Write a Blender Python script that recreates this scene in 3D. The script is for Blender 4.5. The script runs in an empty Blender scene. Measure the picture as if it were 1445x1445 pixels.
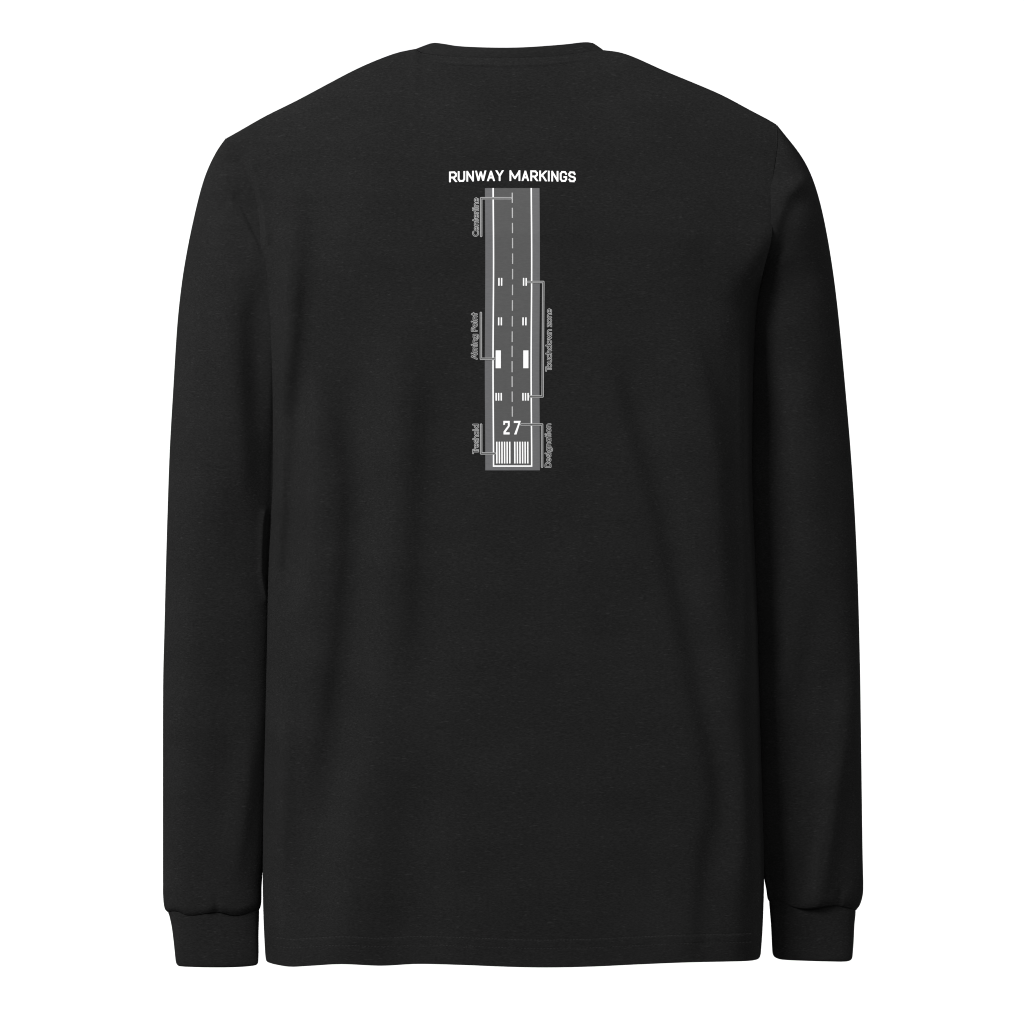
import bpy, bmesh, math
import numpy as np
from mathutils import Vector

scene = bpy.context.scene
COL = scene.collection

# ------------------------------------------------------------------ camera, world, lamps, exposure
MM = 0.0006                 # metres for one unit of the traced garment pattern
CX = CY = 722.5             # middle of the pattern
ZC = 1.25                   # height of the pattern's middle above the floor
CAM_D = 5.0
DP = CAM_D / MM

cam_d = bpy.data.cameras.new("camera")
cam = bpy.data.objects.new("camera", cam_d)
COL.objects.link(cam)
cam.location = (0, -CAM_D, ZC)
cam.rotation_euler = (math.radians(90), 0, 0)
cam_d.sensor_width = 36
cam_d.lens = 36 * CAM_D / (1445 * MM)
cam_d.clip_start = 0.1
cam_d.clip_end = 100
scene.camera = cam

world = bpy.data.worlds.new("World")
scene.world = world
world.use_nodes = True
bg = world.node_tree.nodes["Background"]
bg.inputs[0].default_value = (1, 1, 1, 1)
bg.inputs[1].default_value = 0.16


def area(name, loc, target, size, watts, size_y=None):
    d = bpy.data.lights.new(name, 'AREA')
    d.energy = watts
    d.size = size
    if size_y:
        d.shape = 'RECTANGLE'
        d.size_y = size_y
    o = bpy.data.objects.new(name, d)
    COL.objects.link(o)
    o.location = loc
    o.rotation_euler = (Vector(target) - Vector(loc)).to_track_quat('-Z', 'Y').to_euler()
    return o


area("key_softbox", (-1.15, -1.9, 2.4), (0, 0, 1.3), 0.9, 72, 0.9)
area("fill_softbox", (0.6, -3.4, 2.2), (0, 0, 1.3), 1.6, 26, 1.6)
area("backdrop_lamp", (-2.3, 0.75, 1.4), (-0.4, 2.2, 1.25), 0.8, 42, 2.2)
area("backdrop_lamp", (2.3, 0.75, 1.4), (0.4, 2.2, 1.25), 0.8, 42, 2.2)

scene.view_settings.view_transform = 'Standard'
scene.view_settings.look = 'None'
scene.view_settings.exposure = 0
scene.view_settings.gamma = 1
scene.view_settings.use_curve_mapping = False
scene.render.engine = 'CYCLES'
scene.cycles.filter_width = 1.1


# ------------------------------------------------------------------ helpers
def P(px, py, d):
    """traced pattern point lying d units towards the viewer -> metres"""
    k = MM * (1 - d / DP)
    return ((px - CX) * k, -d * MM, ZC - (py - CY) * k)


def link(name, me, mat, parent=None):
    o = bpy.data.objects.new(name, me)
    COL.objects.link(o)
    if mat:
        me.materials.append(mat)
    o.parent = parent
    return o


def curve(pts, n=None, ts=None):
    """Catmull-Rom through pts, resampled evenly (or at ts) by chord length"""
    p = np.array(pts, float)
    d = np.r_[0, np.cumsum(np.linalg.norm(np.diff(p[:, :2], axis=0), axis=1))]
    t = d / d[-1]
    m = np.zeros_like(p)
    m[1:-1] = (p[2:] - p[:-2]) / (t[2:] - t[:-2])[:, None]
    m[0] = (p[1] - p[0]) / (t[1] - t[0])
    m[-1] = (p[-1] - p[-2]) / (t[-1] - t[-2])
    q = np.linspace(0, 1, n) if ts is None else np.asarray(ts)
    i = np.clip(np.searchsorted(t, q, side='right') - 1, 0, len(t) - 2)
    h = t[i + 1] - t[i]
    s = ((q - t[i]) / h)[:, None]
    h = h[:, None]
    return ((2 * s**3 - 3 * s**2 + 1) * p[i] + (s**3 - 2 * s**2 + s) * h * m[i]
            + (-2 * s**3 + 3 * s**2) * p[i + 1] + (s**3 - s**2) * h * m[i + 1])


def coons(left, right, top, bottom, us, vs):
    L, R = curve(left, ts=vs), curve(right, ts=vs)
    T, B = curve(top, ts=us), curve(bottom, ts=us)
    u = us[None, :, None]
    v = vs[:, None, None]
    return ((1 - u) * L[:, None] + u * R[:, None] + (1 - v) * T[None] + v * B[None]
            - ((1 - u) * (1 - v) * T[0] + u * (1 - v) * T[-1] + (1 - u) * v * B[0] + u * v * B[-1]))


def grid_into(bm, pts, flip=False):
    nv, nu = pts.shape[:2]
    vs = [[bm.verts.new(pts[j, i]) for i in range(nu)] for j in range(nv)]
    for j in range(nv - 1):
        for i in range(nu - 1):
            q = [vs[j][i], vs[j + 1][i], vs[j + 1][i + 1], vs[j][i + 1]]
            bm.faces.new(q[::-1] if flip else q)


def finish(bm, name, merge=2e-5):
    bmesh.ops.remove_doubles(bm, verts=bm.verts, dist=merge)
    bmesh.ops.dissolve_degenerate(bm, edges=bm.edges, dist=1e-6)
    bmesh.ops.recalc_face_normals(bm, faces=bm.faces)
    me = bpy.data.meshes.new(name)
    bm.to_mesh(me)
    bm.free()
    me.polygons.foreach_set("use_smooth", [True] * len(me.polygons))
    return me


def world_pts(g, d):
    k = MM * (1 - d / DP)
    return np.stack([(g[..., 0] - CX) * k, -d * MM, ZC - (g[..., 1] - CY) * k], -1)


def sstep(a, b, x):
    t = np.clip((x - a) / (b - a), 0, 1)
    return t * t * (3 - 2 * t)


def erf(x):
    return np.tanh(1.2025 * x + 0.1 * x**3)


def fold_sum(folds, x, y, gain=1.0):
    """soft creases in the cloth: each is a path, a width and the tilt of the cloth across it
    (positive tilts towards the left); returns the extra depth"""
    out = np.zeros_like(x)
    for path, sig, slope, fade in folds:
        p = np.array(path, float)
        best = np.full(x.shape, 1e9)
        sd = np.zeros_like(x)
        al = np.zeros_like(x)
        seg = np.linalg.norm(np.diff(p, axis=0), axis=1)
        cum = np.r_[0, np.cumsum(seg)]
        for i in range(len(p) - 1):
            a, b = p[i], p[i + 1]
            e = (b - a) / seg[i]
            rx, ry = x - a[0], y - a[1]
            s = rx * e[0] + ry * e[1]
            sc = np.clip(s, 0 if i else -1e9, seg[i] if i < len(p) - 2 else 1e9)
            dx, dy = rx - sc * e[0], ry - sc * e[1]
            d2 = dx * dx + dy * dy
            side = rx * e[1] - ry * e[0]          # >0 on the right of a path going down
            m = d2 < best
            best = np.where(m, d2, best)
            sd = np.where(m, np.sign(side) * np.sqrt(d2), sd)
            al = np.where(m, cum[i] + sc, al)
        fa = sstep(-fade, fade, al) * sstep(-fade, fade, cum[-1] - al)
        out += slope * sig * 1.2533 * erf(sd / (1.4142 * sig)) * np.exp(-(sd / (4.5 * sig))**2) * fa
    return out * gain


# ------------------------------------------------------------------ traced pattern of the shirt
def smooth(pts, sigma=9.0, step=3.0):
    """cloth edges run in easy curves: even out a traced edge, ends pinned"""
    p = np.array(pts, float)
    L = np.sum(np.linalg.norm(np.diff(p, axis=0), axis=1))
    q = curve(pts, max(8, int(L / step)))
    n = len(q)
    k = int(4 * sigma / step)
    k = min(k, n - 1)
    ext = np.vstack([2 * q[0] - q[k:0:-1], q, 2 * q[-1] - q[-2:-2 - k:-1]])
    g = np.exp(-0.5 * (np.arange(-k, k + 1) * step / sigma)**2)
    g /= g.sum()
    out = np.stack([np.convolve(ext[:, j], g, 'valid') for j in range(2)], -1)
    out[0], out[-1] = q[0], q[-1]
    return [tuple(r) for r in out]


SEAM_L = [(319.8, 194.8), (328, 208), (342.4, 231.5), (354, 257.7), (361.3, 283.8), (365.7, 310), (367, 339)]
TORSO_L = SEAM_L + [(367.4, 362), (371.5, 394), (377.3, 423.4), (380.8, 452.4), (382.3, 480), (384.3, 540), (385, 598),
                    (384.4, 667.6), (381.7, 719.5), (380, 771.4), (378.2, 823), (377, 892.5), (375.6, 960),
                    (372.6, 1100), (371.2, 1172), (370.7, 1250), (371.3, 1280), (372.6, 1317), (374.3, 1347)]
SEAM_R = [(1095.5, 175.6), (1098.3, 187.3), (1096, 215), (1090.8, 248.2), (1089.7, 273), (1090.5, 300.8), (1090.3, 325.7)]
TORSO_R = SEAM_R + [(1087.8, 345), (1080.8, 367), (1075.3, 392), (1069.8, 420), (1066.2, 460), (1063.4, 512),
                    (1062, 581), (1061.3, 667.6), (1062.4, 702), (1065, 771.4), (1069, 875), (1071.2, 960),
                    (1075, 1100), (1078, 1200), (1078.4, 1242), (1076.9, 1295), (1075, 1330), (1073.6, 1346)]
SHOULDER_L = [(319.8, 194.8), (323.5, 193), (345, 180.6), (374.4, 163.8), (418, 142.3), (461.6, 119), (502, 97.8),
              (534, 83.8), (563, 73.2), (576, 70.8), (586, 69.0)]
SHOULDER_R = [(850, 70.6), (859.4, 71.6), (873, 73), (895.4, 80.8), (937, 99.6), (984, 119), (1020, 134.7),
              (1061.4, 156.9), (1088, 170.8), (1095.5, 175.6)]
NECK_BACK = [(596, 74.4), (645, 79.2), (698, 81), (740, 81), (777, 79.2), (816, 74.6), (836, 71.4)]
NECK_FRONT = [(588, 96), (615, 128), (660, 153), (713, 161), (766, 153), (811, 128), (838, 96)]
TORSO_L, TORSO_R = smooth(TORSO_L, 12), smooth(TORSO_R, 12)
SHOULDER_L = smooth(SHOULDER_L, 10)
SHOULDER_R = smooth(SHOULDER_R, 8)
HEM = [(374.3, 1347), (375.7, 1355.3), (379, 1358.2), (390.7, 1361.4), (408.7, 1364.1), (434, 1363), (480.7, 1360.5),
       (538, 1362.7), (588.6, 1360.2), (649.8, 1361.6), (720, 1364.3), (774, 1365.2), (838.7, 1363.8), (900, 1360.9),
       (972, 1358), (1026, 1356.9), (1056, 1356), (1067.5, 1354.2), (1071.6, 1351.5), (1073.6, 1346)]
TOP_BACK = SHOULDER_L + NECK_BACK + SHOULDER_R
TOP_FRONT = SHOULDER_L + NECK_FRONT + SHOULDER_R

_tl, _tr = curve(TORSO_L, 1500), curve(TORSO_R, 1500)
_tb, _tf, _hm = curve(TOP_BACK, 1500), curve(TOP_FRONT, 3000), curve(HEM, 1500)
_hm_s = _hm[np.argsort(_hm[:, 0])]
_tb_s = _tb[np.argsort(_tb[:, 0])]


def top_front_y(x):
    return np.interp(x, _tf[np.argsort(_tf[:, 0])][:, 0], _tf[np.argsort(_tf[:, 0])][:, 1])


TORSO_FOLDS = [
    ([(430, 300), (426, 380), (420, 470), (411, 540), (405, 620)], 11, -0.21, 60),
    ([(396, 380), (394, 450), (390, 540), (392, 640)], 9, 0.22, 40),
    ([(436, 540), (430, 620), (427, 710), (420, 790), (414, 850)], 9, 0.30, 50),
    ([(404, 640), (403, 720), (399, 800)], 8, -0.20, 40),
    ([(470, 560), (488, 680), (487, 780), (476, 900), (460, 1010), (448, 1120)], 17, -0.26, 80),
    ([(545, 470), (532, 600), (520, 760), (508, 900), (498, 1060)], 26, 0.13, 90),
    ([(592, 520), (586, 660), (580, 800), (576, 960)], 20, -0.16, 90),
    ([(640, 700), (632, 850), (628, 1000)], 30, 0.05, 80),
    ([(870, 520), (900, 630), (928, 730), (952, 850), (974, 960), (1000, 1090), (1014, 1170)], 13, -0.27, 60),
    ([(905, 540), (938, 640), (962, 740), (986, 850), (1008, 950), (1030, 1080), (1036, 1190)], 15, 0.20, 70),
    ([(985, 470), (1008, 560), (1024, 650), (1030, 760), (1036, 840)], 11, -0.22, 60),
    ([(1044, 470), (1046, 600), (1048, 690), (1050, 800), (1054, 940)], 9, 0.26, 50),
    ([(830, 760), (842, 900), (850, 1050)], 30, -0.05, 90),
    ([(1036, 1080), (1034, 1170), (1030, 1260)], 13, 0.16, 50),
    ([(996, 1150), (986, 1240), (982, 1320), (982, 1362)], 11, -0.24, 40),
    ([(478, 1080), (474, 1190), (470, 1320)], 18, 0.10, 60),
    ([(412, 980), (408, 1100), (400, 1250)], 13, -0.14, 70),
    ([(392, 1060), (392, 1180), (390, 1330)], 8, 0.10, 60),
    ([(556, 1080), (550, 1200), (546, 1340)], 26, -0.10, 70),
    ([(618, 1120), (622, 1240), (626, 1350)], 22, 0.08, 70),
    ([(760, 1080), (752, 1200), (748, 1350)], 30, -0.05, 70),
    ([(842, 1120), (852, 1230), (846, 1345)], 20, -0.07, 60),
    ([(925, 1200), (930, 1290), (936, 1350)], 12, 0.08, 40),
    ([(352, 236), (366, 268), (374, 305), (380, 345)], 4, -0.2, 14),
    ([(345, 226), (358, 256), (368, 296), (372, 340)], 4.2, 0.36, 14),
    ([(960, 130), (975, 200), (1010, 290)], 40, -0.07, 70),
    ([(480, 170), (500, 260), (490, 360)], 45, 0.05, 70),
    ([(1084, 300), (1066, 330), (1050, 380)], 12, 0.12, 30),
    ([(985, 300), (982, 380), (975, 460)], 18, -0.08, 50),
]


def wander(x, y):
    """slow unevenness of worn cloth"""
    return (1.1 * np.sin(x / 61 + 0.9 * np.sin(y / 173)) * np.sin(y / 211 + 1.1)
            + 0.8 * np.sin(x / 37 + y / 290 + 1.7 * np.sin(y / 240 + 2)) * sstep(250, 700, y)
            + 0.5 * np.sin(x / 23 + 2.1 * np.sin(y / 131)) * np.sin(y / 97 + x / 310))


def torso_depth(x, y, front=False):
    x = np.asarray(x, float)
    y = np.asarray(y, float)
    marg_l = 46 * (1 - sstep(380, 690, y))
    marg_r = 46 * (1 - sstep(300, 440, y))
    xl = np.interp(y, _tl[:, 1], _tl[:, 0]) - marg_l
    xr = np.interp(y, _tr[:, 1], _tr[:, 0]) + marg_r
    xc, hw = (xl + xr) / 2, (xr - xl) / 2
    s = np.clip(np.abs(x - xc) / hw, 0, 1)
    side = np.where(x > xc, np.clip(1 - s**13, 0, 1)**0.5 * (1 - 0.15 * s**3), np.clip(1 - s**2.9, 0, 1)**0.54)
    D = np.interp(y, [60, 200, 330, 600, 900, 1365], [120, 150, 165, 158, 150, 152])
    if front:
        D = D * np.interp(y, [100, 400, 1365], [0.95, 1.05, 1.0])
    full = D * side
    N = (78 if front else 55) * np.clip(1 - ((x - 713) / 138)**2, 0, 1)
    yt = top_front_y(x) if front else np.interp(x, _tb_s[:, 0], _tb_s[:, 1])
    t = np.clip((y - yt) / 230, 0, 1)
    top = np.clip(1 - (1 - t)**2.1, 0, 1)**0.62
    d = N + (np.maximum(full, N) - N) * top
    if not front:
        edge = sstep(0, 0.07, 1 - s)
        d = d + (fold_sum(TORSO_FOLDS, x, y, 3.2) * np.interp(x, [600, 800], [1.45, 0.72]) + wander(x, y)) * edge * sstep(0, 40, y - yt)
        # neck tape: a stitched band under the collar seam
        b = y - yt
        inside = sstep(575, 640, x) * (1 - sstep(790, 850, x))
        w = 11.5
        ramp = 0.24 * b * (b < w) + 0.24 * w * np.exp(-np.clip(b - w, 0, 99) / 1.6) * (b >= w)
        d = d + ramp * inside
        # turned-up hem with two stitched grooves
    hb = np.interp(x, _hm_s[:, 0], _hm_s[:, 1]) - y
    hs = sstep(0.0, 0.03, 1 - s)
    puck = 0.25 * np.sin(x / 4.1 + np.sin(x / 17)) * np.exp(-((hb - 32) / 9)**2)
    d = d + hs * (1.0 * (1 - sstep(36.5, 40, hb)) - 0.5 * np.exp(-((hb - 38.5) / 1.3)**2)
                  - 0.5 * np.exp(-((hb - 26.5) / 1.3)**2) + puck)
    return -d if front else d


# ------------------------------------------------------------------ materials
def nodes_of(mat):
    mat.use_nodes = True
    nt = mat.node_tree
    return nt, nt.nodes["Principled BSDF"]


def fabric(name, base, streak=1.0):
    m = bpy.data.materials.new(name)
    nt, b = nodes_of(m)
    N, Lk = nt.nodes, nt.links
    tc = N.new("ShaderNodeTexCoord")

    def noise(scale, detail=2, rough=0.5, dist=None):
        mp = N.new("ShaderNodeMapping")
        mp.inputs["Scale"].default_value = scale
        Lk.new(tc.outputs["Object"], mp.inputs["Vector"])
        n = N.new("ShaderNodeTexNoise")
        n.inputs["Scale"].default_value = 1
        n.inputs["Detail"].default_value = detail
        n.inputs["Roughness"].default_value = rough
        Lk.new(mp.outputs[0], n.inputs["Vector"])
        return n.outputs["Fac"]

    def ramp(fac, a, bb, c0, c1):
        r = N.new("ShaderNodeMapRange")
        r.inputs["From Min"].default_value = a
        r.inputs["From Max"].default_value = bb
        r.inputs["To Min"].default_value = c0
        r.inputs["To Max"].default_value = c1
        Lk.new(fac, r.inputs["Value"])
        return r.outputs[0]

    def math_(op, a, bb):
        n = N.new("ShaderNodeMath")
        n.operation = op
        for k, v in enumerate((a, bb)):
            if isinstance(v, (int, float)):
                n.inputs[k].default_value = v
            else:
                Lk.new(v, n.inputs[k])
        return n.outputs[0]

    fine = ramp(noise((420, 420, 1500), 2, 0.6), 0.3, 0.7, 0.76, 1.24)       # knit courses
    fibre = ramp(noise((210, 210, 1300), 1, 0.5), 0.64, 0.78, 0.0, 0.64)      # pale heather fibres
    fibre2 = ramp(noise((120, 120, 1200), 2, 0.55), 0.62, 0.80, 0.0, 0.38)
    patch = ramp(noise((14, 14, 26), 3, 0.55), 0.3, 0.7, 0.93, 1.07)
    v = math_('MULTIPLY', fine, patch)
    v = math_('ADD', v, math_('MULTIPLY', math_('ADD', fibre, fibre2), streak))
    v = math_('MULTIPLY', v, base)
    comb = N.new("ShaderNodeCombineColor")
    Lk.new(v, comb.inputs[0])
    Lk.new(v, comb.inputs[1])
    Lk.new(v, comb.inputs[2])
    Lk.new(comb.outputs[0], b.inputs["Base Color"])
    b.inputs["Roughness"].default_value = 0.95
    b.inputs["Specular IOR Level"].default_value = 0.0
    b.inputs["IOR"].default_value = 1.0
    b.inputs["Diffuse Roughness"].default_value = 0.8
    bp = N.new("ShaderNodeBump")
    bp.inputs["Strength"].default_value = 0.35
    bp.inputs["Distance"].default_value = 0.0004
    Lk.new(fine, bp.inputs["Height"])
    Lk.new(bp.outputs[0], b.inputs["Normal"])
    return m


def ink(name, v, var=0.05):
    m = bpy.data.materials.new(name)
    nt, b = nodes_of(m)
    N, Lk = nt.nodes, nt.links
    tc = N.new("ShaderNodeTexCoord")
    mp = N.new("ShaderNodeMapping")
    mp.inputs["Scale"].default_value = (260, 260, 900)
    n = N.new("ShaderNodeTexNoise")
    n.inputs["Scale"].default_value = 1
    n.inputs["Detail"].default_value = 2
    Lk.new(tc.outputs["Object"], mp.inputs[0])
    Lk.new(mp.outputs[0], n.inputs["Vector"])
    cr = N.new("ShaderNodeValToRGB")
    c = np.array(v if isinstance(v, tuple) else (v, v, v))
    cr.color_ramp.elements[0].position = 0.3
    cr.color_ramp.elements[1].position = 0.7
    cr.color_ramp.elements[0].color = (*np.clip(c * (1 - var), 0, 0.95), 1)
    cr.color_ramp.elements[1].color = (*np.clip(c * (1 + var), 0, 0.95), 1)
    Lk.new(n.outputs["Fac"], cr.inputs[0])
    Lk.new(cr.outputs[0], b.inputs["Base Color"])
    b.inputs["Roughness"].default_value = 0.85
    b.inputs["Specular IOR Level"].default_value = 0.08
    return m


FAB = fabric("black_heather_jersey", 0.0160)
THREAD = ink("black_thread", 0.0185, 0.25)
INK_WHITE = ink("white_ink", 0.83, 0.01)
INK_DASH = ink("light_grey_ink", 0.40, 0.03)
INK_RUNWAY = ink("dark_grey_ink", (0.078, 0.078, 0.078))
INK_SHOULDER = ink("mid_grey_ink", (0.117, 0.117, 0.121))
INK_OUTLINE = ink("outline_grey_ink", 0.33, 0.04)
INK_CORE = ink("core_grey_ink", 0.062, 0.05)

bd_mat = bpy.data.materials.new("white_backdrop_paper")
_nt, _b = nodes_of(bd_mat)
_n = _nt.nodes.new("ShaderNodeTexNoise")
_n.inputs["Scale"].default_value = 3
_cr = _nt.nodes.new("ShaderNodeValToRGB")
_cr.color_ramp.elements[0].color = (0.86, 0.86, 0.86, 1)
_cr.color_ramp.elements[1].color = (0.89, 0.89, 0.89, 1)
_nt.links.new(_n.outputs["Fac"], _cr.inputs[0])
_nt.links.new(_cr.outputs[0], _b.inputs["Base Color"])
_b.inputs["Roughness"].default_value = 0.95
_b.inputs["Specular IOR Level"].default_value = 0.0

# ------------------------------------------------------------------ setting: white paper sweep
bm = bmesh.new()
prof = [(0.45, 0.0), (1.2, 0.0)]
for a in range(0, 91, 9):
    prof.append((1.5 + 0.7 * math.sin(math.radians(a)), 0.7 - 0.7 * math.cos(math.radians(a))))
prof.append((2.2, 3.4))
g = np.array([[(x, y, z) for (y, z) in prof] for x in np.linspace(-3.2, 3.2, 9)])
grid_into(bm, g)
bmesh.ops.recalc_face_normals(bm, faces=bm.faces)
me = bpy.data.meshes.new("backdrop")
bm.to_mesh(me)
bm.free()
me.polygons.foreach_set("use_smooth", [True] * len(me.polygons))
bd = link("backdrop", me, bd_mat)
bd["kind"] = "structure"
bd["label"] = "plain white studio backdrop behind the shirt"

# ------------------------------------------------------------------ the shirt
shirt = bpy.data.objects.new("long_sleeve_shirt", None)
COL.objects.link(shirt)
shirt["label"] = "black long sleeve shirt seen from the back with a grey runway diagram print"
shirt["category"] = "shirt"


def thicken(o, t):
    m = o.modifiers.new("cloth_thickness", 'SOLIDIFY')
    m.thickness = t
    m.offset = -1
    m.use_even_offset = False


def warp_u(n, k=0.75):
    t = np.linspace(0, 1, n)
    return (1 - k) * t + k * (1 - np.cos(np.pi * t)) / 2


# torso: back and front panels, joined along the shoulders and the side seams
us = warp_u(330)
t = np.linspace(0, 1, 400)
vs = 0.35 * t**1.8 + 0.65 * t
vs = np.unique(np.r_[vs, np.linspace(0.955, 1, 60), np.linspace(0, 0.03, 24)])
bm = bmesh.new()
for front, top in ((False, TOP_BACK), (True, TOP_FRONT)):
    g = coons(TORSO_L, TORSO_R, top, HEM, us, vs)
    d = torso_depth(g[..., 0], g[..., 1], front)
    d[g[:, 0, 1] > 690, 0] = 0
    d[g[:, -1, 1] > 440, -1] = 0
    grid_into(bm, world_pts(g, d), flip=front)
torso = link("torso", finish(bm, "torso"), FAB, shirt)
thicken(torso, 0.0009)

# sleeves and cuffs
SL_FOLDS_L = [
    ([(298, 262), (312, 270), (328, 277), (342, 298), (354, 324), (367, 350)], 2.6, -0.75, 10),
    ([(302, 268), (316, 274), (328, 281)], 4.5, 0.55, 8),
    ([(376.5, 722), (374.2, 740), (372.4, 775), (372.0, 808), (376, 832), (380, 850)], 1.6, -1.6, 6),
    ([(320, 300), (333, 320), (342, 350)], 14, -0.10, 25),
    ([(352, 400), (344, 450), (345, 530), (352, 620), (358, 700)], 13, -0.34, 45),
    ([(378, 420), (374, 500), (376, 580)], 9, 0.22, 40),
    ([(322, 400), (318, 520), (312, 640)], 16, 0.12, 60),
    ([(322, 600), (318, 700), (322, 800)], 14, -0.12, 60),
    ([(270, 560), (262, 760), (258, 960)], 16, 0.08, 90),
    ([(300, 900), (308, 1040), (300, 1160)], 18, -0.16, 80),
    ([(340, 1040), (332, 1120), (326, 1200)], 13, 0.18, 60),
    ([(362, 1050), (354, 1140), (340, 1230)], 9, -0.22, 50),
    ([(298, 1262), (303, 1276), (303, 1286)], 3, -0.22, 8),
    ([(308, 1264), (311, 1278), (314, 1288)], 3, 0.22, 8),
    ([(286, 1268), (292, 1279), (293, 1288)], 4, 0.18, 8),
]
SL_FOLDS_R = [
    ([(1150, 262), (1132, 268), (1116, 282), (1106, 304), (1098, 330), (1090, 350)], 7, -0.36, 16),
    ([(1140, 246), (1118, 256), (1100, 262)], 7, 0.28, 16),
    ([(1104, 352), (1092, 372), (1084, 400)], 7, 0.30, 16),
    ([(1098, 400), (1090, 470), (1084, 540), (1086, 600)], 12, 0.22, 40),
    ([(1112, 520), (1108, 620), (1112, 700), (1122, 800)], 17, 0.22, 60),
    ([(1150, 500), (1160, 620), (1164, 760)], 16, -0.15, 70),
    ([(1100, 780), (1106, 880), (1104, 960)], 9, 0.25, 50),
    ([(1140, 840), (1128, 920), (1116, 1000)], 12, -0.18, 50),
    ([(1186, 960), (1174, 1070), (1160, 1170), (1146, 1238), (1132, 1280)], 11, 0.30, 50),
    ([(1198, 1060), (1186, 1150), (1174, 1230), (1166, 1278)], 10, -0.30, 40),
    ([(1182, 1254), (1180, 1266), (1180, 1278)], 2.5, -0.22, 8),
    ([(1190, 1256), (1188, 1268), (1188, 1280)], 2.5, 0.2, 8),
    ([(1112, 1100), (1106, 1180), (1108, 1270)], 12, 0.18, 50),
]
OUT_L = [(318.6, 195.1), (312, 202.4), (298.8, 225.7), (290, 246), (282.8, 269.3), (275.6, 298.4), (269.8, 324.5),
         (264, 353.6), (258, 388.5), (253.6, 423.4), (250, 460), (244.6, 546.5), (239.6, 633), (236.5, 719.5),
         (234, 806), (231.9, 892.5), (230.2, 960), (229.9, 1100), (229.9, 1200), (230, 1262), (231.2, 1276.5),
         (233, 1283.2), (236.4, 1287)]
IN_L = [(322.0, 195.5), (330, 208), (344.6, 231.5), (356.2, 257.7), (363.5, 283.8), (367.9, 310), (370, 339), (375, 362),
        (380, 394), (386, 423), (389, 452), (392, 520), (392.5, 598), (391, 667), (389, 719), (387, 771),
        (385, 823), (383.5, 892), (381, 960), (378, 1100), (374, 1190), (370.3, 1236), (369.2, 1252),
        (368.9, 1272), (367.6, 1279.8), (365.8, 1283.5)]
BOT_L = [(236.4, 1287), (246, 1286.2), (254, 1287.8), (262, 1291.3), (275, 1291.8), (290, 1289.6), (305, 1287.8),
         (315, 1288.8), (328, 1292.3), (342, 1291), (355, 1287), (365.8, 1283.5)]
OUT_R = [(1096.6, 176.4), (1108.5, 191.5), (1122.4, 208.1), (1134.8, 226), (1144.5, 245.5), (1152.8, 269), (1159.7, 295.3),
         (1166.6, 328.5), (1173.6, 370), (1179, 408.8), (1184.7, 460), (1192.8, 546.5), (1200.2, 633), (1206, 719.5),
         (1210, 806), (1212.6, 892.5), (1214, 960), (1215.9, 1100), (1217.2, 1200), (1218.2, 1242.5), (1218, 1258.7),
         (1216.3, 1268.6), (1213.2, 1277.3), (1208.0, 1284.6)]
IN_R = [(1094.3, 177.2), (1096, 187.3), (1093.8, 215), (1088.4, 248.2), (1087.3, 273), (1087.8, 300.8), (1086, 325.7),
        (1080, 345), (1073, 367), (1067, 392), (1061, 420), (1057.5, 460), (1055, 512), (1053.5, 581), (1053, 667),
        (1056, 770), (1060, 875), (1063, 960), (1068, 1100), (1074, 1200), (1077.5, 1235), (1078.9, 1243), (1081.2, 1255),
        (1083, 1267.4), (1085.2, 1272)]
BOT_R = [(1208.0, 1284.6), (1196, 1281), (1182, 1278), (1168, 1278.6), (1152, 1281.6), (1138, 1283), (1124, 1281),
         (1108, 1276.5), (1095, 1274), (1085.2, 1272)]
OUT_L, OUT_R = smooth(OUT_L[:-3], 12) + OUT_L[-3:], smooth(OUT_R[:-4], 12) + OUT_R[-4:]
CUFF_OUT_L = [(238.5, 1274), (237.2, 1286.7), (239.3, 1293.5), (242.6, 1309.7), (245.5, 1333.4), (247.2, 1350)]
CUFF_IN_L = [(364.5, 1270), (365.6, 1282.3), (365.7, 1292), (364.9, 1317), (365, 1342), (364.7, 1353)]
CUFF_BOT_L = [(247.2, 1350), (248.2, 1357.4), (249.9, 1361.3), (253.4, 1363.4), (269.8, 1364.5), (307, 1365.2),
              (338.3, 1364.5), (358, 1362.7), (362.6, 1361), (364.3, 1358), (364.7, 1353)]
CUFF_OUT_R = [(1205, 1270), (1207.4, 1285), (1205.8, 1304.7), (1204.6, 1329.7), (1203.3, 1347)]
CUFF_IN_R = [(1086.5, 1262), (1085.4, 1272), (1085.7, 1278), (1088, 1307.2), (1089.2, 1332), (1089.7, 1341)]
CUFF_BOT_R = [(1203.3, 1347), (1202.4, 1352.4), (1199.8, 1355.2), (1194.5, 1356.8), (1178.3, 1357), (1134.7, 1355.8),
              (1106, 1354.4), (1098, 1352.9), (1092.6, 1350), (1090.4, 1346), (1089.7, 1341)]
SLEEVE_BACK = 34            # the arms hang a little forward of the side seams


def flipx(p):
    return p[::-1]


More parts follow.
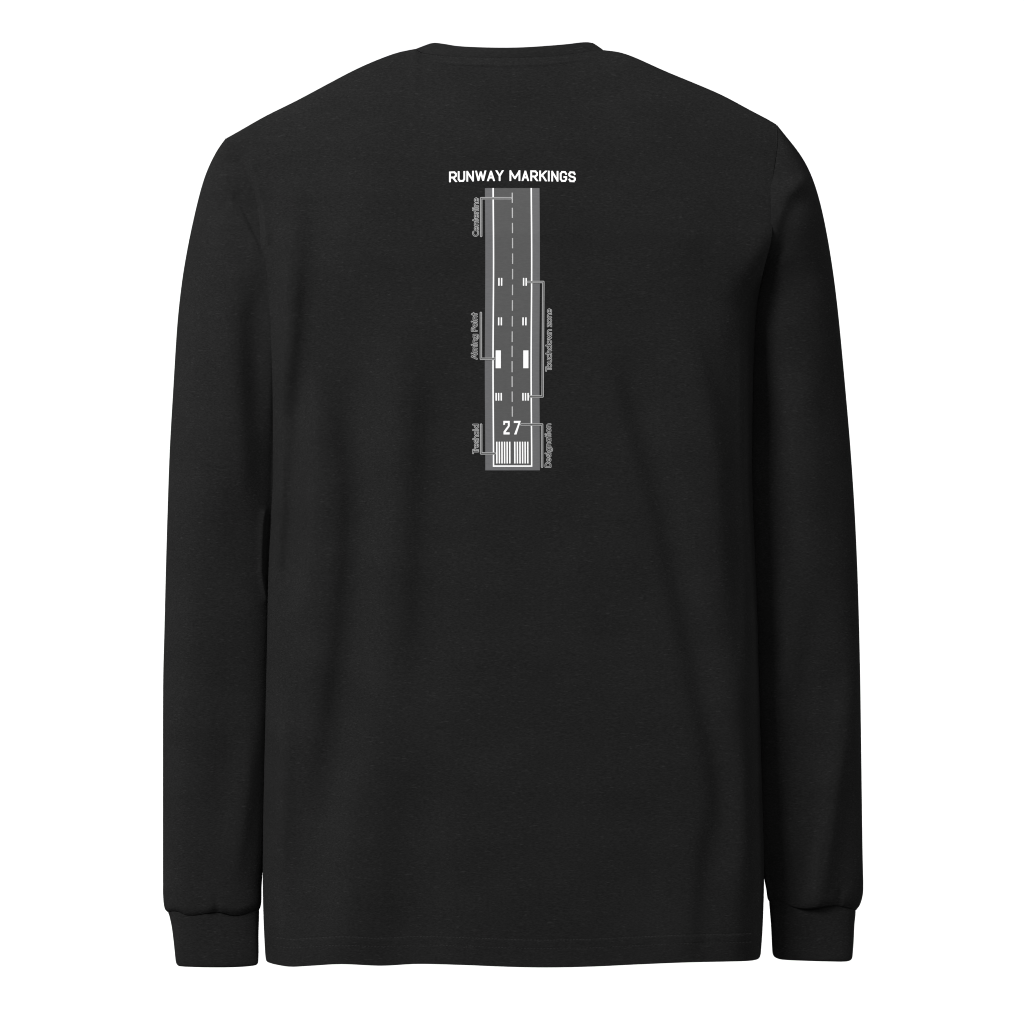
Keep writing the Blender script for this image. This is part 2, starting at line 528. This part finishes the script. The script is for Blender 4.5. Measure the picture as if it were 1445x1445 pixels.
def make_sleeve(outer, inner, bottom, folds, left):
    us = warp_u(110, 0.8)
    t = np.linspace(0, 1, 380)
    vs = np.unique(np.r_[t, np.linspace(0.975, 1, 24)])
    if left:
        L, R, B = outer, inner, bottom
    else:
        L, R, B = inner, outer, bottom[::-1]
    g = coons(L, R, [L[0], R[0]], B, us, vs)
    x, y = g[..., 0], g[..., 1]
    q = np.broadcast_to(us[None, :], x.shape)
    if left:
        q = 1 - q                                   # 0 at the armhole seam, 1 at the outer silhouette
    w = 1 - (sstep(380, 690, y) if left else sstep(300, 430, y))
    qi = 0 if not left else -1
    r = np.abs(2 * q - 1)
    rad = np.interp(y, [180, 400, 700, 1100, 1290], [60, 74, 68, 62, 54])
    tube = rad * np.clip(1 - r**2.25, 0, 1)**0.54
    bed = np.min(np.stack([np.full_like(y, 1.0)]), 0)
    dist_b = np.interp(x, *np.array(sorted(B)).T) - y
    roll = 1 - (0.15 if left else 0.09) * (1 - np.clip(dist_b / 13, 0, 1))**2.2
    tube = tube * roll * bed
    yo = curve(outer, 3)[0, 1]
    bm = bmesh.new()
    for front in (False, True):
        seam = np.abs(torso_depth(x[:, qi], y[:, qi], front))[:, None] - 2.4
        wid = np.abs(x[:, :1] - x[:, -1:])
        round_ = np.clip(1 - q**2.1, 0, 1)**0.55
        shoulder = seam * round_ + np.minimum(0.10 * wid, 7 if left else 0) * (q * (1 - q) * 4)**0.8 * np.clip(wid / 40, 0, 1)
        d = w * shoulder + (1 - w) * tube
        sgn = -1 if front else 1
        d = sgn * d - (SLEEVE_BACK if left else SLEEVE_BACK + 16) * (sstep(620, 860, y) if left else sstep(340, 620, y))
        if not front:
            edge = sstep(0, 0.12, 1 - np.abs(2 * q - 1)) * sstep(0, 6, dist_b + 4)
            up = sstep(0.0, 0.06, 1 - q)
            e = np.where(y < 380, up, edge)
            d = d + fold_sum(folds, x, y, 2.3) * e + 0.7 * wander(x * 1.3 + 90, y * 1.1) * edge
        grid_into(bm, world_pts(g, d), flip=front)
    o = link("sleeve", finish(bm, "sleeve"), FAB, shirt)
    thicken(o, 0.0008)
    return o


def make_cuff(outer, inner, bottom, parent, left):
    us = warp_u(70, 0.85)
    vs = np.linspace(0, 1, 50)
    L, R, B = (outer, inner, bottom) if left else (inner, outer, bottom[::-1])
    g = coons(L, R, [L[0], R[0]], B, us, vs)
    x, y = g[..., 0], g[..., 1]
    q = np.broadcast_to(us[None, :], x.shape)
    r = np.abs(2 * q - 1)
    # keep the open lower edge round although its corners are traced inwards
    tube = (45 if left else 47) * np.clip(1 - r**2.3, 0, 1)**0.54
    dist_b = np.interp(x, *np.array(sorted(B)).T) - y
    tube = tube * (1 - 0.05 * (1 - np.clip(dist_b / 5, 0, 1))**2)
    bm = bmesh.new()
    for front in (False, True):
        d = (-tube if front else tube)
        if not front:
            c = 1088 if not left else 358
            d = d + 0.35 * wander(x * 1.7, y * 1.9) * (1 - r**4)
            if not left:
                d = d + fold_sum([([(1101, 1278), (1099, 1310), (1096, 1350)], 2.2, 0.5, 10)], x, y) * (1 - r**6)
        grid_into(bm, world_pts(g, d - (SLEEVE_BACK if left else SLEEVE_BACK + 16)), flip=front)
    o = link("cuff", finish(bm, "cuff"), FAB, parent)
    thicken(o, 0.0010)
    return o


sl = make_sleeve(OUT_L, IN_L, BOT_L, SL_FOLDS_L, True)
make_cuff(CUFF_OUT_L, CUFF_IN_L, CUFF_BOT_L, sl, True)
sr = make_sleeve(OUT_R, IN_R, BOT_R, SL_FOLDS_R, False)
make_cuff(CUFF_OUT_R, CUFF_IN_R, CUFF_BOT_R, sr, False)

# collar: a knitted band around the neck opening
LB = [(583, 70.6, -8), (588, 73.0, 5), (596, 75.8, 17), (645, 81, 43), (698, 82.6, 55.5), (740, 82.6, 54.5), (777, 80.8, 44), (816, 76, 25),
      (838, 72.6, 8), (852, 71.4, -6)]
UB = [(607.5, 61.2, -16), (613.6, 60.4, -6), (626.8, 61.9, 8), (645, 64.8, 20), (676.7, 66.6, 34), (711, 67.2, 40), (740, 66.6, 39), (777, 64.2, 26),
      (803, 61.9, 10), (819, 59.9, -2), (829, 59.5, -10), (836.5, 60.6, -18)]
LF = [(852, 71.4, -6), (846, 90, -28), (824, 120, -58), (770, 150, -84), (713, 158, -92), (656, 150, -84), (602, 120, -58),
      (588, 90, -28), (583, 70.6, -8)]
UF = [(836.5, 60.6, -18), (832, 78, -34), (806, 104, -58), (760, 128, -76), (721, 134, -80), (682, 128, -76), (636, 104, -58),
      (611, 78, -34), (607.5, 61.2, -16)]


def curve3(pts, n):
    p = np.array(pts, float)
    idx = curve(np.c_[p[:, 0] + 0 * p[:, 0], p[:, 1], p[:, 2]], n)
    return idx


nb = 120
lo = np.vstack([curve3(LB, nb), curve3(LF, nb)[1:]])
up = np.vstack([curve3(UB, nb), curve3(UF, nb)[1:]])
cen = np.array([713, 100, -20.0])
rows = []
prof = [(0.0, 1.0), (0.12, 2.2), (0.3, 3.0), (0.5, 3.4), (0.7, 3.2), (0.86, 2.4), (0.95, 1.2), (1.0, 0.0), (0.96, -1.4), (0.85, -2.2), (0.5, -2.2), (0.0, -2.2)]
for w, o in prof:
    p = lo * (1 - w) + up * w
    n = np.c_[(p[:, 0] - cen[0]) / 130, np.zeros(len(p)), (p[:, 2] - cen[2]) / 70]
    n /= np.linalg.norm(n, axis=1)[:, None] + 1e-9
    side = np.clip(1 - np.abs(n[:, 0])**4, 0.25, 1)[:, None]
    rows.append(p + n * o * side)
g = np.array(rows)
bm = bmesh.new()
grid_into(bm, world_pts(g[..., :2], g[..., 2]))
collar = link("collar", finish(bm, "collar"), FAB, shirt)


# ------------------------------------------------------------------ stitching
def stitch_rows(name, lines, parent, length, pitch, width, lift, zig=0.0):
    bm = bmesh.new()
    for ln in lines:
        c = np.array(ln)
        dcum = np.r_[0, np.cumsum(np.linalg.norm(np.diff(c, axis=0), axis=1))]
        s = 0.0
        k = 0
        while s + length < dcum[-1]:
            a = np.array([np.interp(s + f * length, dcum, c[:, j]) for f in (0, 0.5, 1) for j in (0, 1)]).reshape(3, 2)
            a[:, 1] += zig * np.array([-0.5, 0, 0.5]) * (1 if k % 2 else -1)
            e = a[2] - a[0]
            e /= np.linalg.norm(e)
            nrm = np.array([-e[1], e[0]]) * width / 2
            q = []
            for i, h in ((0, 0.1), (1, 1.0), (2, 0.1)):
                for sd, hh in ((-1, 0.0), (0, 1.0), (1, 0.0)):
                    pt = a[i] + nrm * sd * (0.5 if i != 1 else 1)
                    d = float(torso_depth(np.array([pt[0]]), np.array([pt[1]]))[0]) + lift * (0.15 + h * hh)
                    q.append(bm.verts.new(P(pt[0], pt[1], d)))
            for i in range(2):
                for j in range(2):
                    bm.faces.new([q[i * 3 + j], q[i * 3 + j + 1], q[i * 3 + j + 4], q[i * 3 + j + 3]])
            s += pitch
            k += 1
    bmesh.ops.recalc_face_normals(bm, faces=bm.faces)
    me = bpy.data.meshes.new(name)
    bm.to_mesh(me)
    bm.free()
    me.polygons.foreach_set("use_smooth", [True] * len(me.polygons))
    return link(name, me, THREAD, parent)


xs = np.linspace(386, 1062, 400)
hy = np.interp(xs, _hm_s[:, 0], _hm_s[:, 1])
stitch_rows("hem_stitching", [np.c_[xs, hy - 38.5], np.c_[xs, hy - 26.5]], torso, 3.0, 4.6, 1.3, 0.9)
xs = np.linspace(588, 838, 200)
ny = np.interp(xs, _tb_s[:, 0], _tb_s[:, 1])
stitch_rows("neck_stitching", [np.c_[xs, ny + 2.0], np.c_[xs[20:-20], ny[20:-20] + 9.0]], torso, 2.6, 4.0, 1.2, 0.8, 0.8)


# ------------------------------------------------------------------ the print on the back
def sheet_from_field(name, f, x0, x1, y0, y1, h, lift, mat, parent):
    """mesh of the area where f(x, y) < 0, laid on the cloth"""
    nx, ny_ = int((x1 - x0) / h) + 2, int((y1 - y0) / h) + 2
    X, Y = np.meshgrid(x0 + h * np.arange(nx), y0 + h * np.arange(ny_))
    F = f(X, Y)
    F = np.where(np.abs(F) < 1e-6, 1e-6, F)
    ins = F < 0
    cnt = ins[:-1, :-1].astype(int) + ins[1:, :-1] + ins[1:, 1:] + ins[:-1, 1:]
    verts, index, faces = [], {}, []

    def vid(key, px, py):
        if key not in index:
            index[key] = len(verts)
            verts.append((px, py))
        return index[key]

    for j, i in zip(*np.nonzero(cnt)):
        cs = [(j, i), (j + 1, i), (j + 1, i + 1), (j, i + 1)]
        poly = []
        for k in range(4):
            a, b = cs[k], cs[(k + 1) % 4]
            if ins[a]:
                poly.append(vid(a, X[a], Y[a]))
            if ins[a] != ins[b]:
                tt = F[a] / (F[a] - F[b])
                poly.append(vid((min(a, b), max(a, b)), X[a] + tt * (X[b] - X[a]), Y[a] + tt * (Y[b] - Y[a])))
        if len(poly) >= 3:
            faces.append(poly)
    v = np.array(verts)
    return sheet(name, v, faces, lift, mat, parent)


def sheet(name, v, faces, lift, mat, parent):
    d = torso_depth(v[:, 0], v[:, 1]) + lift
    co = world_pts(v, d)
    me = bpy.data.meshes.new(name)
    me.from_pydata([tuple(c) for c in co], [], faces)
    if len(me.polygons) and sum(p.normal.y for p in me.polygons) > 0:
        me.flip_normals()
    me.polygons.foreach_set("use_smooth", [True] * len(me.polygons))
    return link(name, me, mat, parent)


def rects(name, rs, lift, mat, parent, step=5.0):
    vs_, fs = [], []
    for x0, y0, x1, y1 in rs:
        a, b = max(1, int(math.ceil((x1 - x0) / step))), max(1, int(math.ceil((y1 - y0) / step)))
        base = len(vs_)
        for j in range(b + 1):
            for i in range(a + 1):
                yy = y0 + (y1 - y0) * j / b
                xx = x0 + (x1 - x0) * i / a + 0.35 * math.sin(yy / 47.0)      # cloth is never quite straight
                vs_.append((xx, yy))
        for j in range(b):
            for i in range(a):
                k = base + j * (a + 1) + i
                fs.append((k, k + a + 1, k + a + 2, k + 1))
    return sheet(name, np.array(vs_), fs, lift, mat, parent)


def seg_dist(strokes, X, Y):
    best = np.full(X.shape, 1e9)
    for st in strokes:
        for (ax, ay), (bx, by) in zip(st[:-1], st[1:]):
            ex, ey = bx - ax, by - ay
            L2 = ex * ex + ey * ey + 1e-12
            tt = np.clip(((X - ax) * ex + (Y - ay) * ey) / L2, 0, 1)
            best = np.minimum(best, np.hypot(X - ax - tt * ex, Y - ay - tt * ey))
    return best


lift0, dl = 0.35, 0.32
RW = rects("runway_print", [(684.5, 265.4, 761.5, 663.7)], lift0, INK_SHOULDER, shirt)
lift0 += dl
RW["label"] = "mid grey runway diagram print with white markings and captions"
rects("runway_surface", [(697.1, 265.4, 748.9, 656.7)], lift0, INK_RUNWAY, RW)
rects("edge_line", [(695.1, 265.4, 697.1, 656.7)], lift0, INK_WHITE, RW)
rects("edge_line", [(748.9, 265.4, 750.9, 656.7)], lift0, INK_WHITE, RW)
rects("end_line", [(695.1, 656.7, 750.9, 658.7)], lift0, INK_WHITE, RW)
for y0, y1 in [(271.9, 286.3), (293.2, 307.5), (314.5, 329), (335.9, 350.4), (357.7, 372.4), (379.5, 394.2), (401.7, 416.5),
               (423.6, 438.5), (445.8, 460.8), (467.7, 482.7), (487.9, 504), (509.6, 525.3), (531, 546.2), (552.5, 567.2), (573.6, 587.9)]:
    rects("centerline_dash", [(722.2, y0, 723.8, y1)], lift0 + dl, INK_DASH, RW)
for y0, y1, xs_ in [(392.2, 403.2, (702.8, 706.6)), (392.2, 403.2, (737.6, 741.3)), (447.9, 459.1, (702.8, 706.6)),
                    (447.9, 459.1, (737.2, 741.2)), (554.5, 565.3, (699.4, 702.9, 706.6)), (554.5, 565.3, (737.2, 740.8, 744.5))]:
    for x in xs_:
        rects("touchdown_mark", [(x, y0, x + 1.95, y1)], lift0 + dl, INK_WHITE, RW)
rects("aiming_point_block", [(699.8, 494.5, 707.1, 519.6)], lift0 + dl, INK_WHITE, RW)
rects("aiming_point_block", [(738.8, 494.5, 746.0, 519.6)], lift0 + dl, INK_WHITE, RW)
for xb in (699.8, 725.2):
    for k in range(6):
        rects("threshold_stripe", [(xb + 3.66 * k, 623.3, xb + 3.66 * k + 1.95, 654)], lift0 + dl, INK_WHITE, RW)


# lettering drawn with pen strokes (unit box: x right, y up)
def arc(cx, cy, rx, ry, a0, a1, n=14):
    return [(cx + rx * math.cos(math.radians(a0 + (a1 - a0) * k / n)), cy + ry * math.sin(math.radians(a0 + (a1 - a0) * k / n))) for k in range(n + 1)]


BLOCK = {   # chamfered capitals, box 0..1 by 0..1
    'R': [[(0, 0), (0, 1), (.72, 1), (1, .82), (1, .6), (.72, .42), (0, .42)], [(.5, .42), (.98, 0)]],
    'U': [[(0, 1), (0, .2), (.22, 0), (.78, 0), (1, .2), (1, 1)]],
    'N': [[(0, 0), (0, 1), (1, 0), (1, 1)]],
    'W': [[(0, 1), (.24, 0), (.5, .95), (.76, 0), (1, 1)]],
    'A': [[(0, 0), (.5, 1), (1, 0)], [(.18, .3), (.82, .3)]],
    'Y': [[(0, 1), (.5, .48), (1, 1)], [(.5, .48), (.5, 0)]],
    'M': [[(0, 0), (0, 1), (.5, .18), (1, 1), (1, 0)]],
    'K': [[(0, 0), (0, 1)], [(.98, 1), (.1, .46)], [(.36, .6), (1, 0)]],
    'I': [[(.5, 0), (.5, 1)]],
    'G': [[(1, .74), (.98, .82), (.76, 1), (.24, 1), (0, .8), (0, .2), (.24, 0), (.76, 0), (1, .2), (1, .44), (.66, .44)]],
    'S': [[(1, .78), (.78, 1), (.22, 1), (0, .8), (0, .68), (.2, .54), (.8, .46), (1, .32), (1, .2), (.78, 0), (.22, 0), (0, .22)]],
}
TITLE = [('R', 633.7, 644.5), ('U', 646.0, 656.4), ('N', 658.2, 668.7), ('W', 670.8, 686.0), ('A', 687.5, 698.2), ('Y', 699.8, 710.2),
         ('M', 719.0, 734.2), ('A', 736.4, 746.3), ('R', 748.4, 758.9), ('K', 761.0, 771.2), ('I', 772.9, 775.9), ('N', 778.0, 788.0),
         ('G', 790.0, 800.2), ('S', 802.0, 812.5)]
HW = 1.22
strokes = []


def bar_field(strokes, hw, X, Y):
    best = np.full(X.shape, 1e9)
    for st in strokes:
        for (ax, ay), (bx, by) in zip(st[:-1], st[1:]):
            n = math.hypot(bx - ax, by - ay)
            ex, ey = (bx - ax) / n, (by - ay) / n
            t_ = (X - ax) * ex + (Y - ay) * ey
            perp = np.abs((X - ax) * ey - (Y - ay) * ex)
            ext = hw * (1.0 if min(abs(ex), abs(ey)) < 0.05 else 0.45)
            best = np.minimum(best, np.maximum(perp - hw, np.maximum(-t_ - ext, t_ - n - ext)))
    return best


def title_arch(x):
    return 1.9 * (1 - ((x - 723) / 90)**2)


for ch, x0, x1 in TITLE:
    for st in BLOCK[ch]:
        pts = [(x0 + HW + u * (x1 - x0 - 2 * HW), HW + v * (15.0 - 2 * HW)) for u, v in st]
        for end, nxt in ((0, 1), (-1, -2)):          # legs run on past the line and are cut off square
            if st[end][1] in (0, 1) and abs(st[nxt][1] - st[end][1]) > 0.1 and st[0] != st[-1]:
                e = np.array(pts[end]) - np.array(pts[nxt])
                pts[end] = tuple(np.array(pts[end]) + e / np.linalg.norm(e) * 2 * HW)
        strokes.append([(px, 257.2 - pv - title_arch(px)) for px, pv in pts])


def title_field(X, Y):
    base = 257.2 - title_arch(X)
    return np.maximum(bar_field(strokes, HW, X, Y), np.maximum(Y - base, base - 15.0 - Y))


sheet_from_field("title_lettering", title_field, 630, 816, 236, 261, 0.3, lift0, INK_WHITE, RW)

def px27(pts):
    return [(650 + u / 9.633, 540 + v / 9.633) for u, v in pts]


TWO = [px27(p) for p in ([(580, 518), (668, 518), (668, 548), (580, 548)], [(580, 518), (606, 518), (606, 570), (580, 578)],
                         [(641, 518), (668, 518), (668, 594), (641, 586)], [(641, 586), (668, 594), (610, 676), (582, 664)],
                         [(582, 664), (609, 660), (609, 705), (582, 705)], [(582, 674), (667, 674), (667, 705), (582, 705)])]
SEVEN = [px27(p) for p in ([(722, 518), (820, 518), (808, 549), (722, 549)], [(790, 535), (820, 518), (760, 705), (725, 705)])]


def polygons(polys):
    def f(X, Y):
        best = np.full(X.shape, 1e9)
        for p in polys:
            area2 = sum(p[i - 1][0] * p[i][1] - p[i][0] * p[i - 1][1] for i in range(len(p)))
            d = np.full(X.shape, -1e9)
            for i in range(len(p)):
                (ax, ay), (bx, by) = p[i - 1], p[i]
                n = np.hypot(bx - ax, by - ay)
                d = np.maximum(d, -((bx - ax) * (Y - ay) - (by - ay) * (X - ax)) / n * np.sign(area2))
            best = np.minimum(best, d)
        return best + 0.12
    return f


sheet_from_field("designation_digit", polygons(TWO), 708, 722, 592, 616, 0.25, lift0 + dl, INK_WHITE, RW)
sheet_from_field("designation_digit", polygons(SEVEN), 722, 738, 592, 616, 0.25, lift0 + dl, INK_WHITE, RW)

XH = 0.66
RB = XH / 2


def bowl(cx=RB):
    return arc(cx, RB, RB, RB, 0, 360, 22)


def arch(x0=0.0, w=0.56):
    return arc(x0 + w / 2, XH - w / 2, w / 2, w / 2, 180, 0) + [(x0 + w, 0)]


ROUND = {   # caption letters: strokes, advance
    'C': ([arc(.5, .5, .5, .5, 58, 302, 22)], .98), 'A': ([[(0, 0), (.42, 1), (.84, 0)], [(.15, .32), (.69, .32)]], .98),
    'P': ([[(0, 0), (0, 1), (.34, 1)] + arc(.34, .74, .26, .26, 90, -90) + [(0, .48)]], .76),
    'T': ([[(0, 1), (.66, 1)], [(.33, 1), (.33, 0)]], .60),
    'D': ([[(0, 0), (0, 1), (.3, 1)] + arc(.3, .5, .46, .5, 90, -90, 16) + [(0, 0)]], .98),
    'e': ([[(0.02, RB), (XH - .02, RB)] + arc(RB, RB, RB, RB, 0, 305, 20)], .90),
    'n': ([[(0, 0), (0, XH)], arch()], .78), 't': ([[(.18, .98), (.18, 0)], [(0, XH), (.40, XH)]], .56),
    'r': ([[(0, 0), (0, XH)], arc(.28, XH - .28, .28, .28, 180, 75)], .52),
    'l': ([[(0, 0), (0, 1)]], .36), 'i': ([[(0, 0), (0, XH)], [(0, 1.0), (0, 1.02)]], .36),
    'm': ([[(0, 0), (0, XH)], arch(0, .48), arch(.48, .48)], 1.18),
    'g': ([bowl(), [(XH, XH), (XH, -.06)] + arc(RB, -.02, RB, .28, 0, -150, 12)], .93),
    'o': ([bowl()], .90), 'c': ([arc(RB, RB, RB, RB, 45, 315, 18)], .80), 'u': ([[(0, XH), (0, .28)] + arc(.28, .28, .28, .28, 180, 360) + [(.56, XH)], [(.56, XH), (.56, 0)]], .78),
    'h': ([[(0, 0), (0, 1)], arch()], .78), 'd': ([bowl(), [(XH, 0), (XH, 1)]], .93),
    'w': ([[(0, XH), (.22, 0), (.44, XH), (.66, 0), (.88, XH)]], 1.04), 'z': ([[(0, XH), (.5, XH), (0, 0), (.52, 0)]], .72),
    's': ([arc(.22, .525, .2, .175, 40, 270, 10) + arc(.22, .175, .22, .175, 90, -140, 10)], .62),
    'a': ([bowl(), [(XH, 0), (XH, XH)]], .93), ' ': ([], .42),
}


def caption(text, x_base, y_start, y_end, size, mats):
    """letters run up the cloth: baseline on the right, outlined in grey"""
    pen, items = 0.0, []
    for k, ch in enumerate(text):
        st, adv = ROUND[ch]
        items.append((pen, st))
        pen += adv
    w_last = max((p[0] for s in ROUND[text[-1]][0] for p in s))
    total = items[-1][0] + w_last
    ro = 1.18
    k = (abs(y_end - y_start) - 2 * ro) / total
    strokes = [[(x_base - ro - py * size, y_start - ro - (pen + px) * k) for px, py in s] for pen, st in items for s in st]
    x0, x1 = x_base - size - 6, x_base + 5
    y0, y1 = y_end - 3, y_start + 3
    sheet_from_field("caption_lettering", lambda X, Y: np.abs(seg_dist(strokes, X, Y) - 0.82) - 0.37, x0, x1, y0, y1, 0.24, lift0, INK_OUTLINE, RW)


caption("Centerline", 675.9, 334.0, 278.6, 7.2, None)
caption("Aiming Point", 674.1, 507.6, 440.5, 7.2, None)
caption("Treshold", 676.0, 640.8, 598.0, 7.2, None)
caption("Touchdown zone", 779.0, 524.5, 435.2, 7.2, None)
caption("Designation", 778.1, 660.0, 597.6, 7.2, None)


def pointer(path):
    st = [path]
    xs_ = [p[0] for p in path]
    ys_ = [p[1] for p in path]
    b = (min(xs_) - 3, max(xs_) + 3, min(ys_) - 3, max(ys_) + 3)
    # outlined line: pale rims with a darker core between them
    o = sheet_from_field("pointer_line", lambda X, Y: np.abs(seg_dist(st, X, Y) - 1.12) - 0.5, *b, 0.4, lift0 + 2 * dl, INK_OUTLINE, RW)
    sheet_from_field("pointer_core", lambda X, Y: seg_dist(st, X, Y) - 0.62, *b, 0.4, lift0 + 2 * dl, INK_CORE, RW)


pointer([(679.0, 333.0), (679.0, 279.7), (721.0, 279.7)])
pointer([(678.6, 441.6), (678.6, 506.3), (698.4, 506.3)])
pointer([(744.6, 397.9), (766.7, 397.9), (765.7, 559.4), (747.8, 559.4)])
pointer([(679.0, 599.2), (679.0, 639.8), (698.2, 639.8)])
pointer([(735.6, 599.0), (765.0, 599.0), (765.0, 658.6)])
